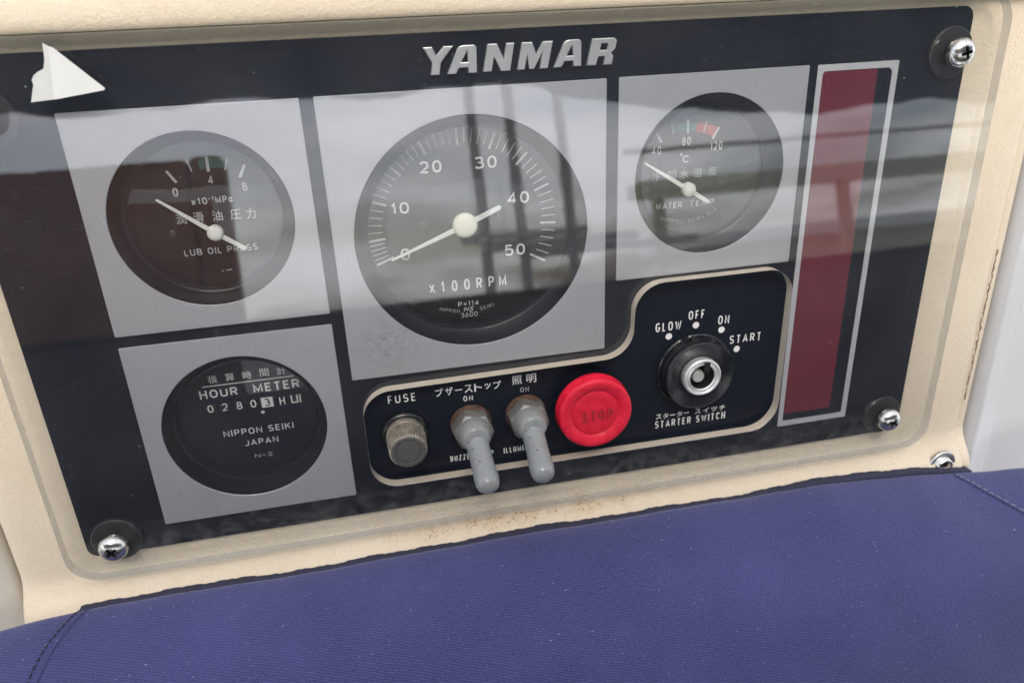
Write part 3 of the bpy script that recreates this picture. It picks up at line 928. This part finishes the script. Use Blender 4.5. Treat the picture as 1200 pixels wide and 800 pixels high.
# ------------------------------------------------------------------ switches
t = thing('fuse_holder', 'grey-brown knurled fuse cap under the word FUSE', 'fuse holder', (-38, -90, 0))
o = (-38, -90, 0)
mb = MB()
mb.lathe([(11.0, 0.05), (11.0, 1.6), (10.2, 2.6), (8.8, 3.0), (8.8, 4)], o[:2], 48)
mb.build('collar', M['gloss'], t, o, smooth=True, angle=40)
mb = MB()
mb.lathe([(8.9, 2.9), (9.0, 5.0), (8.9, 6.0), (8.5, 6.3), (8.5, 6.6), (8.6, 7.0), (8.2, 17.0), (7.7, 17.8)], o[:2], 144, rfun=lambda r, z, k: r * (1.0 + (0.04 if k % 4 < 2 else -0.04) * (1 if 6.8 < z < 17.5 else 0)))
mb.build('knurled_cap', M['fuse'], t, o)
mb = MB()
mb.lathe([(7.7, 17.8), (7.2, 18.2), (6.2, 18.2), (5.9, 17.6), (5.2, 17.6), (4.9, 18.1), (0, 18.1)], o[:2], 60)
for k in range(3):
    a = R(20 + 120 * k)
    mb.bar((o[0] + 2.2 * math.cos(a), o[1] + 2.2 * math.sin(a)), (o[0] + 6.0 * math.cos(a + .5), o[1] + 6.0 * math.sin(a + .5)), 0.7, 18.35)
mb.build('cap_face', plain('dark_worn_cap', (0.075, 0.072, 0.066), 0.5, 0.2, 0.6, 380), t, o, smooth=True, angle=30)


def make_toggle(loc, label, rz):
    t = thing('toggle_switch', label, 'toggle switch', loc, 'rubber-booted toggle switches', rz)
    z0 = (0, 0, 0)
    mb = MB()
    mb.lathe([(5.5, 0.1), (9.9, 0.1), (9.9, 1.0), (9.3, 2.0), (8.9, 2.7), (5.5, 2.8)], (0, 0), 48)
    mb.build('washer', M['rust'], t, z0, smooth=True, angle=40)
    mb = MB()
    hexr = lambda r, z, k: r * min(1.0, math.cos(math.pi / 6) / max(1e-6, math.cos(((2 * math.pi * k / 96 + 0.26) % (math.pi / 3)) - math.pi / 6)) * (1.0 if z > 4 else 1.02))
    mb.lathe([(6, 2.6), (9.5, 2.7), (9.9, 3.3), (9.9, 8.6)], (0, 0), 96, rfun=hexr)
    mb.lathe([(9.9 * 0.985, 8.55), (9.1, 9.6), (8.6, 10.1), (7, 10.2)], (0, 0), 96, rfun=lambda r, z, k: min(r, hexr(9.9, z, k)))
    mb.build('hex_nut', M['nut'], t, z0, smooth=True, angle=22)
    mb = MB()
    mb.lathe([(0, 8.0), (8.3, 8.0), (8.2, 11.0), (7.9, 12.4), (7.3, 13.8), (6.6, 15.2), (5.7, 16.4), (4.0, 17.2), (0, 17.4)], (0, 0), 64)
    d = Vector((0, -11.0, 20.5)).normalized()
    fr = Matrix.Translation((0, -0.4, 10.5)) @ d.to_track_quat('Z', 'Y').to_matrix().to_4x4()
    mb.lathe([(0, 0), (5.3, 0), (5.3, 4), (5.25, 8), (5.2, 12), (5.25, 16), (5.4, 20), (5.6, 23), (5.55, 24.6), (5.2, 26.4), (4.5, 27.9), (3.2, 29.0), (1.6, 29.6), (0, 29.8)], (0, 0), 48, frame=fr)
    rm = mb.build('boot', M['boot'], t, z0, smooth=True, angle=60)
    # melt the dome and the lever together the way the rubber does
    md = rm.modifiers.new('remesh', 'REMESH')
    md.mode = 'VOXEL'
    md.voxel_size = 0.00035
    md.use_smooth_shade = True
    sm = rm.modifiers.new('smooth', 'SMOOTH')
    sm.iterations = 9
    sm.factor = 0.6
    bpy.context.view_layer.update()
    me = eval_mesh(rm)
    me.materials.clear()
    old = rm.data
    rm.modifiers.clear()
    rm.data = me
    me.materials.append(M['boot'])
    bpy.data.meshes.remove(old)
    return t


tog = make_toggle((-7.0, -90.3, 0), 'grey rubber-booted toggle switch next to the fuse cap', R(6))
tog2 = tog.copy()
COL.objects.link(tog2)
tog2['label'] = 'grey rubber-booted toggle switch close beside the red stop button'
tog2.matrix_world = PANEL @ Matrix.Translation(Vector((19.5, -89.0, 0)) * S) @ Matrix.Rotation(R(-1), 4, 'Z')
for ch in list(tog.children):
    c = ch.copy()
    COL.objects.link(c)
    c.parent = tog2

o = (50.3, -87.2, 0)
t = thing('stop_button', 'round red mushroom push button embossed STOP', 'push button', o)
mb = MB()
mb.lathe([(9, 0.1), (9, 7)], o[:2], 40)
mb.build('stem', M['rubber'], t, o, smooth=True)
mb = MB()
mb.lathe([(8, 6.4), (17.2, 6.4), (18.0, 6.9), (18.0, 9.6), (17.6, 10.2), (17.75, 11.2), (17.7, 13.0), (17.0, 13.9), (16.0, 14.2), (14.2, 14.0), (11.9, 12.9), (11.6, 12.55), (11.35, 12.45), (11.1, 12.6), (10.8, 12.75), (8, 12.75), (0, 12.75)], o[:2], 128)
head = mb.build('button_head', M['red'], t, o, smooth=True, angle=50)
mb = MB()
write(mb, 'STOP', 43.7, 58.9, -90.9, 5.3, 12.76, 0.16, 0.45)
ex = bmesh.ops.extrude_face_region(mb.bm, geom=list(mb.bm.faces))
for v in ex['geom']:
    if isinstance(v, bmesh.types.BMVert):
        v.co.z += 0.75
mb.build('embossed_lettering', M['grimy_red'], head, o)

o = (104.6, -78.0, 0)
t = thing('starter_switch', 'black round key switch with a steel key barrel below GLOW OFF ON START', 'key switch', o)
mb = MB()
mb.lathe([(19.2, 0.05), (19.2, 1.0), (18.6, 1.6), (18.4, 4.5), (17.9, 5.2)], o[:2], 96, rfun=lambda r, z, k: r * (0.93 if (z > 1.2 and (k % 24) in (4, 5, 6)) else 1.0))
mb.build('boss', M['gloss'], t, o, smooth=True, angle=35)
mb = MB()
mb.lathe([(18.0, 5.0), (17.6, 7.4), (17.0, 8.1), (16.4, 8.0), (15.6, 7.5), (11.0, 7.0), (10.5, 6.4), (9.6, 6.4)], o[:2], 96)
mb.build('bezel_ring', M['gloss'], t, o, smooth=True, angle=45)
mb = MB()
bc = (105.0, -78.0)
mb.lathe([(9.6, 5), (9.6, 9.3), (9.2, 10.0), (8.6, 10.2), (8.2, 10.0), (8.0, 9.5), (7.6, 9.5), (7.2, 9.8), (6.6, 9.8), (6.2, 9.2)], bc, 72)
brl = mb.build('key_barrel', M['steel'], t, o, smooth=True, angle=50)
mb = MB()
mb.lathe([(6.2, 9.1), (6.1, 5.0), (0, 5.0)], bc, 48)
mb.quad([(bc[0] + 0.2, bc[1] + 3), (bc[0] + 3.2, bc[1] + 3), (bc[0] + 3.2, bc[1] + 8.0), (bc[0] + 0.2, bc[1] + 8.0)], 10.45)
mb.build('keyway', M['dark'], brl, o)
mb = MB()
mb.lathe([(3.1, 5), (3.1, 8.4), (2.7, 8.9), (0, 8.9)], (bc[0] - 1.7, bc[1] + 0.3), 32)
mb.build('lock_core', M['zinc'], brl, o, smooth=True, angle=40)

# ------------------------------------------------------------------ clear cover, with its cut-out round the switches
o = (24, -26, 0)
cover = thing('clear_cover', 'transparent acrylic cover with a cut-out round the switches', 'cover', o)
HOLE = rounded([(-55.6, -113.4), (148.0, -113.4), (149.0, -28.0), (71.0, -28.0), (70.0, -62.6), (-55.6, -64.2)], [13, 15, 13, 14, 14, 13], 14)


def which(c):
    inside = -57 < c.x < 151 and -115 < c.y < -26
    return 2 if inside else 1


shape('acrylic_sheet', [rounded([(-191.5, -138.8), (240.0, -138.8), (240.0, 86.1), (-191.5, 86.1)], 13, 14), HOLE], 2.6, 8.0, [M['cover'], M['edge'], M['cut']], cover, o, 0.35, side=which)

# ------------------------------------------------------------------ corner screws
SCREWS = [((-170.4, -122.8), 'dark-shaded chrome cross-head screw at the lower left corner of the clear cover', 0.6),
          ((217.0, 62.3), 'shiny chrome cross-head screw at the upper right corner of the clear cover', 0.25),
          ((214.2, -119.6), 'chrome cross-head screw at the lower right corner, by the foot of the maroon strip', 1.1),
          ((-171.5, 59.5), 'chrome cross-head screw at the upper left corner of the clear cover', 0.9)]
first = None
for p, lab, rz in SCREWS:
    if first is None:
        first = thing('cover_screw', lab, 'screw', (*p, 0), 'chrome screws holding the clear cover', rz)
        mb = MB()
        mb.lathe([(0, 6.5), (6.2, 6.5), (6.2, 8.3), (5.9, 9.4), (5.0, 10.6), (3.6, 11.5), (1.8, 12.0), (0, 12.1)], (0, 0), 48)
        hd = mb.build('screw_head', [M['chrome'], M['dark']], first, (0, 0, 0), smooth=True, angle=40)
        cut = MB()
        for a in (0, math.pi / 2):
            co, si = math.cos(a), math.sin(a)
            bx = [(-3.3, -0.75), (3.3, -0.75), (3.3, 0.75), (-3.3, 0.75)]
            top = [(x * co - y * si, x * si + y * co, 14) for x, y in bx]
            bot = [((x * 0.55) * co - (y * 0.7) * si, (x * 0.55) * si + (y * 0.7) * co, 8.6) for x, y in bx]
            cut.add(bot + top, [(0, 3, 2, 1), (4, 5, 6, 7), (0, 1, 5, 4), (1, 2, 6, 5), (2, 3, 7, 6), (3, 0, 4, 7)])
            cobj = cut.build('cutter', [M['chrome'], M['dark']], None)
            for pl in cobj.data.polygons:
                pl.material_index = 1
            cobj.parent = first
            md = hd.modifiers.new('cross', 'BOOLEAN')
            md.object = cobj
            md.operation = 'DIFFERENCE'
            md.solver = 'EXACT'
            bpy.context.view_layer.update()
            me = eval_mesh(hd)
            old = hd.data
            hd.modifiers.clear()
            hd.data = me
            bpy.data.objects.remove(cobj)
            bpy.data.meshes.remove(old)
            cut = MB()
        mb = MB()
        mb.lathe([(4, 2.55), (10.2, 2.55), (10.8, 2.0), (10.8, 0.05), (4, 0.05)], (0, 0), 48)
        mb.build('spacer', M['rubber'], first, (0, 0, 0), smooth=True, angle=40)
    else:
        c = first.copy()
        COL.objects.link(c)
        c['label'] = lab
        c.matrix_world = PANEL @ Matrix.Translation(Vector((*p, 0)) * S) @ Matrix.Rotation(rz, 4, 'Z')
        for ch in list(first.children):
            k = ch.copy()
            COL.objects.link(k)
            k.parent = c

# ------------------------------------------------------------------ navy canvas in front
CP = curve_pts([(-157.5, 6.6), (-154.6, 7.2), (-153.0, 8.8), (-152.7, 12), (-153.6, 18), (-156.4, 27), (-161.5, 38), (-170, 52), (-184, 68), (-206, 84), (-240, 98), (-300, 108)], 8)
arc = [0.0]
for a, b in zip(CP, CP[1:]):
    arc.append(arc[-1] + (b - a).length)
DROP = [(-330, -7.5), (-260, -5.5), (-225, -3.5), (-200, -1.0), (-180, 0.0), (150, 0.0), (185, -0.6), (210, -2.0), (232, -3.6), (262, -6.4), (290, -8.6), (320, -10.8), (420, -24)]
PUSH = [(190, 0.0), (215, 0.8), (245, 2.2), (340, 2.8)]


def smooth_drop(x):
    return sum(interp(DROP, x + k * 6) for k in range(-3, 4)) / 7


def waver(x):
    return 0.55 * math.sin(x * 0.031 + 1) + 0.35 * math.sin(x * 0.083) + 0.22 * math.sin(x * 0.21 + 2)


def cloth_at(x, i):
    y, z = CP[i]
    s = arc[i]
    sag = smooth_drop(x) * (1.0 + 0.010 * s)
    e = math.exp(-s / 14)
    fold = (0.9 * math.sin(x * 0.019 + s * 0.05) + 0.7 * math.sin(x * 0.043 - s * 0.08 + 1.7) + 0.35 * math.sin(x * 0.11 + s * 0.03)) * min(1, s / 34)
    return Vector((x, y + sag + waver(x) * e * 0.9 + fold * 0.8, z + 0.4 * math.sin(x * 0.045) * e + fold * 0.4 + interp(PUSH, x)))


o = (20, -170, 30)
canvas = thing('canvas_cover', 'navy blue twill canvas cover with sewn seams below the panel', 'canvas cover', o)
cx = [-340 + 4 * i for i in range(191)]
mb = MB()
uvl = mb.bm.loops.layers.uv.new('UVMap')
grid = [[mb.bm.verts.new(cloth_at(x, i)) for x in cx] for i in range(len(CP))]
for i in range(len(CP) - 1):
    for k in range(len(cx) - 1):
        f = mb.bm.faces.new([grid[i][k], grid[i + 1][k], grid[i + 1][k + 1], grid[i][k + 1]])
        for lp, (ii, kk) in zip(f.loops, ((i, k), (i + 1, k), (i + 1, k + 1), (i, k + 1))):
            lp[uvl].uv = (cx[kk], arc[ii])
mb.build('canvas', M['cloth'], canvas, o, smooth=True, angle=180)
# the bound top edge stands just above a strip coloured as shade
mb = MB()
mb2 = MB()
rows, rows2 = [], []
GAP = [(-190, 0.5), (-170, 0.9), (-60, 0.9), (40, 0.5), (120, 0.3), (260, 0.3)]
for x in [-192 + 2 * i for i in range(233)]:
    y0 = -153.3 + smooth_drop(x) + waver(x) * 0.9 + 0.25 * math.sin(x * 0.9) * math.sin(x * 0.37)
    zz = 7.6 + 0.4 * math.sin(x * 0.045) + interp(PUSH, x)
    wid = interp([(-192, 0.3), (-150, 0.4), (120, 0.5), (160, 1.0), (205, 2.3), (245, 2.2), (264, 1.4), (272, 0.5)], x)
    sec = [(y0 + wid * 0.9, zz - 4), (y0 + wid * 0.9, zz + 0.1), (y0 + wid * 0.5, zz + 0.8), (y0 - wid * 0.4, zz + 1.1), (y0 - wid * 0.9, zz + 0.9), (y0 - wid * 0.95, zz - 4)]
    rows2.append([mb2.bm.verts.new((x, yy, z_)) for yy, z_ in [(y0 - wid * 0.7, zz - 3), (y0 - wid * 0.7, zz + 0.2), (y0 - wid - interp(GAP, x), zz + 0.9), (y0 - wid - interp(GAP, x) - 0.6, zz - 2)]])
    rows.append([mb.bm.verts.new((x, yy, z_)) for yy, z_ in sec])
for A, B in zip(rows, rows[1:]):
    for k in range(len(A) - 1):
        mb.bm.faces.new([A[k], A[k + 1], B[k + 1], B[k]])
mb.build('bound_edge', M['binding'], canvas, o, smooth=True, angle=60)
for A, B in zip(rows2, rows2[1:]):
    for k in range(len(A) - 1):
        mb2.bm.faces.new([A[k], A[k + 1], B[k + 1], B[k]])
mb2.build('shade_strip', M['dark'], canvas, o, smooth=True, angle=60)  # near-black in place of the shadow gap under the bound edge


def on_cloth(x, s, lift=0.0):
    for i in range(len(arc) - 1):
        if arc[i + 1] >= s:
            t_ = (s - arc[i]) / (arc[i + 1] - arc[i])
            p = cloth_at(x, i).lerp(cloth_at(x, i + 1), t_)
            d = (CP[i + 1] - CP[i]).normalized()
            return p + Vector((0, d.y * 0 + d[1], -d[0])) * lift if False else p + Vector((0, d[1], -d[0])) * lift
    return cloth_at(x, len(arc) - 1)


SEAM_R = [(258, 7), (263, 14), (270, 22), (279, 31), (289, 41), (302, 53), (318, 68), (336, 84)]
SEAM_L = [(-187, 4), (-190, 8), (-194.5, 15), (-198.5, 22), (-202, 32), (-205, 44), (-208, 60), (-210, 80)]
for seam, mat_, off in ((SEAM_R, 'thread', 2.2), (SEAM_L, 'dthread', -4.2)):
    cp = curve_pts(seam, 10)
    mb = MB()
    mb.tube([on_cloth(p.x, p.y, 0.0) for p in cp], 0.6, 8)
    mb.build('seam_welt', M['navyb'], canvas, o, smooth=True)
    mb = MB()
    i = 0
    while i + 2 < len(cp):
        mb.tube([on_cloth(cp[i].x + off, cp[i].y, 0.25), on_cloth(cp[i + 1].x + off, cp[i + 1].y, 0.35), on_cloth(cp[i + 2].x + off, cp[i + 2].y, 0.25)], 0.38, 6)
        i += 3
    mb.build('stitching', M[mat_], canvas, o, smooth=True)


# ------------------------------------------------------------------ press studs half hidden by the canvas
def stud(loc, label, scale=1.0):
    t = thing('press_stud', label, 'press stud', loc)
    mb = MB()
    mb.lathe([(8.6, 0), (8.6, 1.2), (8.0, 2.0), (6.6, 2.2), (6.0, 1.6), (5.4, 2.4), (4.9, 4.2), (4.4, 4.6), (3.6, 4.2), (3.2, 2.5), (0, 2.4)], (0, 0), 48)
    mb.build('stud_ring', M['chrome'], t, (0, 0, 0), smooth=True, angle=45)
    mb = MB()
    mb.lathe([(3.0, 2.45), (2.6, 3.2), (0, 3.4)], (0, 0), 32)
    mb.build('stud_centre', M['dark'], t, (0, 0, 0), smooth=True)
    return t


stud((256.0, -156.5, 4.0), 'chrome press stud peeping over the canvas at the right end')


# ------------------------------------------------------------------ white patch on the cover: a lighter and a greyer piece
t = thing('white_triangle', 'white triangular patch lying on the upper left of the clear cover', 'tape scrap', (-155, 73, 8.1))
o = (-155, 73, 8.1)
SHEET = [(-145.4, 65.5), (-144.1, 65.6), (-128.7, 67.6), (-128.4, 68.3), (-141.6, 82.2), (-142.7, 82.6), (-143.4, 79.5), (-144.3, 73.0)]
GREY_PIECE = [(-153.0, 65.0), (-144.2, 65.6), (-143.1, 73.0), (-142.4, 79.5), (-142.4, 82.4), (-144.5, 83.7), (-145.2, 78.5), (-146.3, 75.6), (-148.2, 74.8), (-149.9, 73.7), (-150.9, 72.2), (-150.8, 70.5), (-151.6, 68.7)]
for nm, lp, mt, lift in (('sheet', SHEET, 'pwhite', 0.25), ('grey_piece', GREY_PIECE, 'pgrey', 0.0)):
    me = outline_mesh([lp], 0.1, 0.0)
    mb = MB()
    mb.mesh(me, lambda c: (c.x, c.y, c.z + 8.15 + lift))
    mb.build(nm, M[mt], t, o)

# ------------------------------------------------------------------ mirrored in the clear cover: masts, and stand-ins added unseen behind the viewer
def outside(name, label, cat, loc):
    o = bpy.data.objects.new(name, None)
    COL.objects.link(o)
    o.location = loc
    o['label'] = label
    o['category'] = cat
    return o


def block(name, x0, x1, y0, y1, z0, z1, mat_, parent, bevel=0.02):
    bm = bmesh.new()
    bmesh.ops.create_cube(bm, size=1)
    L0 = parent.location
    for v in bm.verts:
        v.co = Vector((x0 + (v.co.x + .5) * (x1 - x0), y0 + (v.co.y + .5) * (y1 - y0), z0 + (v.co.z + .5) * (z1 - z0))) - L0
    bmesh.ops.bevel(bm, geom=list(bm.edges), offset=bevel, segments=3, profile=0.5, affect='EDGES')
    me = bpy.data.meshes.new(name)
    bm.to_mesh(me)
    bm.free()
    return link(name, me, M[mat_], parent)


M.update(vinyl=plain('dark_navy_standin', (0.012, 0.014, 0.026), 0.5, 0, 0.1, 8), wood=plain('red_brown_standin', (0.26, 0.095, 0.065), 0.5, 0, 0.4, 6),  # wood: colour of the added brown stand-in
         awn=plain('slate_blocker', (0.075, 0.10, 0.135), 0.8, 0, 0.2, 4), quay=plain('grey_green_standin', (0.30, 0.32, 0.29), 0.9, 0, 0.15, 0.6),  # awn: the added overhead blockers; quay: the added quay stand-in
         shed=plain('olive_standin', (0.45, 0.43, 0.33), 0.8, 0, 0.15, 0.4), alu=plain('grey_mast', (0.32, 0.32, 0.31), 0.5, 0, 0.1, 2), hull=plain('white_hull', (0.7, 0.7, 0.68), 0.4, 0, 0.05, 1))  # shed: the added shed stand-in and beams
t = outside('bench_standin', 'dark navy bench back added behind the viewer, mirrored as the dark lower half of the clear cover', 'bench', (0.3, -1.75, 0.3))  # added dark block that gives the cover its dark lower reflection
block('standin_backrest', -2.2, 3.2, -1.95, -1.62, 0.35, 1.0, 'vinyl', t, 0.04)
block('standin_seat', -2.2, 3.2, -1.60, -1.15, 0.30, 0.48, 'vinyl', t, 0.04)
t = outside('brown_standin', 'added red-brown door mirrored faintly at the left of the clear cover', 'standin', (-1.0, -1.8, 0.3))  # stand-in panel, added for the brown tint mirrored at the left
block('brown_standin_leaf', -1.62, -0.50, -2.02, -1.97, 0.30, 1.47, 'wood', t, 0.01)
block('brown_edge', -0.495, -0.40, -2.05, -1.96, 0.30, 1.475, 'wood', t, 0.02)
t = outside('blocker', 'slate-blue awning added unseen overhead, its edge mirrored along the top of the clear cover', 'blocker', (0.3, -1.9, 1.7))  # unseen sheet added to darken the top of the cover's reflection
bm = bmesh.new()
bmv = []
for k in range(61):
    x = -2.6 + k * 0.1
    dz = 0.012 * math.sin(k * 0.9) + 0.008 * math.sin(k * 2.3) - interp([(0.45, 0.0), (0.75, 0.06), (1.05, 0.13), (3.6, 0.16)], x)
    bmv.append([bm.verts.new((x - 0.3, yy + 1.9, zz - 1.7)) for yy, zz in ((-1.92, 1.60 + dz), (-1.90, 1.66 + dz * .6), (-1.93, 1.82), (-2.05, 1.90), (-2.40, 1.96), (-2.42, 1.94), (-2.07, 1.87), (-1.95, 1.80), (-1.93, 1.66 + dz * .6))])
for A, B in zip(bmv, bmv[1:]):
    for k in range(9):
        bm.faces.new([A[k], A[(k + 1) % 9], B[(k + 1) % 9], B[k]])
me = bpy.data.meshes.new('dark_edge'); bm.to_mesh(me); bm.free()
link('dark_edge', me, M['awn'], t)
block('sky_blocker', -2.6, 3.4, -2.38, -0.62, 1.965, 1.99, 'awn', t, 0.008)  # added overhead to cut sky and sun on the panel
t = outside('quay_standin', 'grey-green concrete quay wall added behind the viewer, mirrored as a pale band in the clear cover', 'quay wall', (4, -14, -1))  # put in behind the viewer to shape the mirrored band
block('quay_standin_face', -30, 40, -15, -14, -3, 0.95, 'quay', t, 0.05)
block('quay_standin_coping', -30, 40, -15.2, -13.8, 0.96, 1.08, 'hull', t, 0.05)
t = outside('shed_standin', 'olive harbour shed added behind the viewer, mirrored at the right of the clear cover', 'shed', (20, -30, 0))  # invented building, there for the tone mirrored at the right
block('shed_standin_wall', 14, 46, -36, -30, -1, 2.3, 'shed', t, 0.05)
block('shed_standin_roof', 13.5, 46.5, -36.5, -29.5, 2.3, 2.8, 'hull', t, 0.05)
t = outside('added_crossbeam', 'olive gangway added behind the viewer, mirrored across the upper right of the clear cover', 'added_crossbeam', (11, -13.8, 0))  # invented beam that draws a dark band across the reflection
block('added_main_beam', 5.2, 18, -14.2, -13.4, 2.62, 2.92, 'shed', t, 0.03)
block('added_thin_beam', 5.2, 18, -14.15, -14.05, 3.55, 3.63, 'alu', t, 0.01)
for x in (5.6, 9.6, 13.6, 17.6):
    block('added_post', x, x + 0.22, -14.0, -13.8, -2.0, 2.61, 'shed', t, 0.02)
for i, (x, lab) in enumerate(((1.45, 'slim grey mast mirrored left of the tachometer needle hub'), (1.92, 'slim grey mast mirrored just right of the tachometer needle hub'), (2.55, 'slim grey mast mirrored far right on the tachometer dial'))):
    m_ = outside('mast', lab, 'mast', (x, -9, 0))
    bm = bmesh.new()
    bmesh.ops.create_cone(bm, cap_ends=True, segments=16, radius1=0.075, radius2=0.055, depth=9)
    bmesh.ops.translate(bm, verts=bm.verts, vec=(0, 0, 4.0))
    me = bpy.data.meshes.new('spar'); bm.to_mesh(me); bm.free()
    link('spar', me, M['alu'], m_)
    bm = bmesh.new()
    bmesh.ops.create_cone(bm, cap_ends=True, segments=12, radius1=0.06, radius2=0.05, depth=1.6 + 0.3 * i)
    bmesh.ops.rotate(bm, verts=bm.verts, matrix=Matrix.Rotation(R(90), 3, 'Y'))
    bmesh.ops.translate(bm, verts=bm.verts, vec=(0.5, 0.1, 1.75 - 0.12 * i))
    me = bpy.data.meshes.new('boom'); bm.to_mesh(me); bm.free()
    link('boom', me, M['alu'], m_)
    m_['group'] = 'masts mirrored in the tachometer'
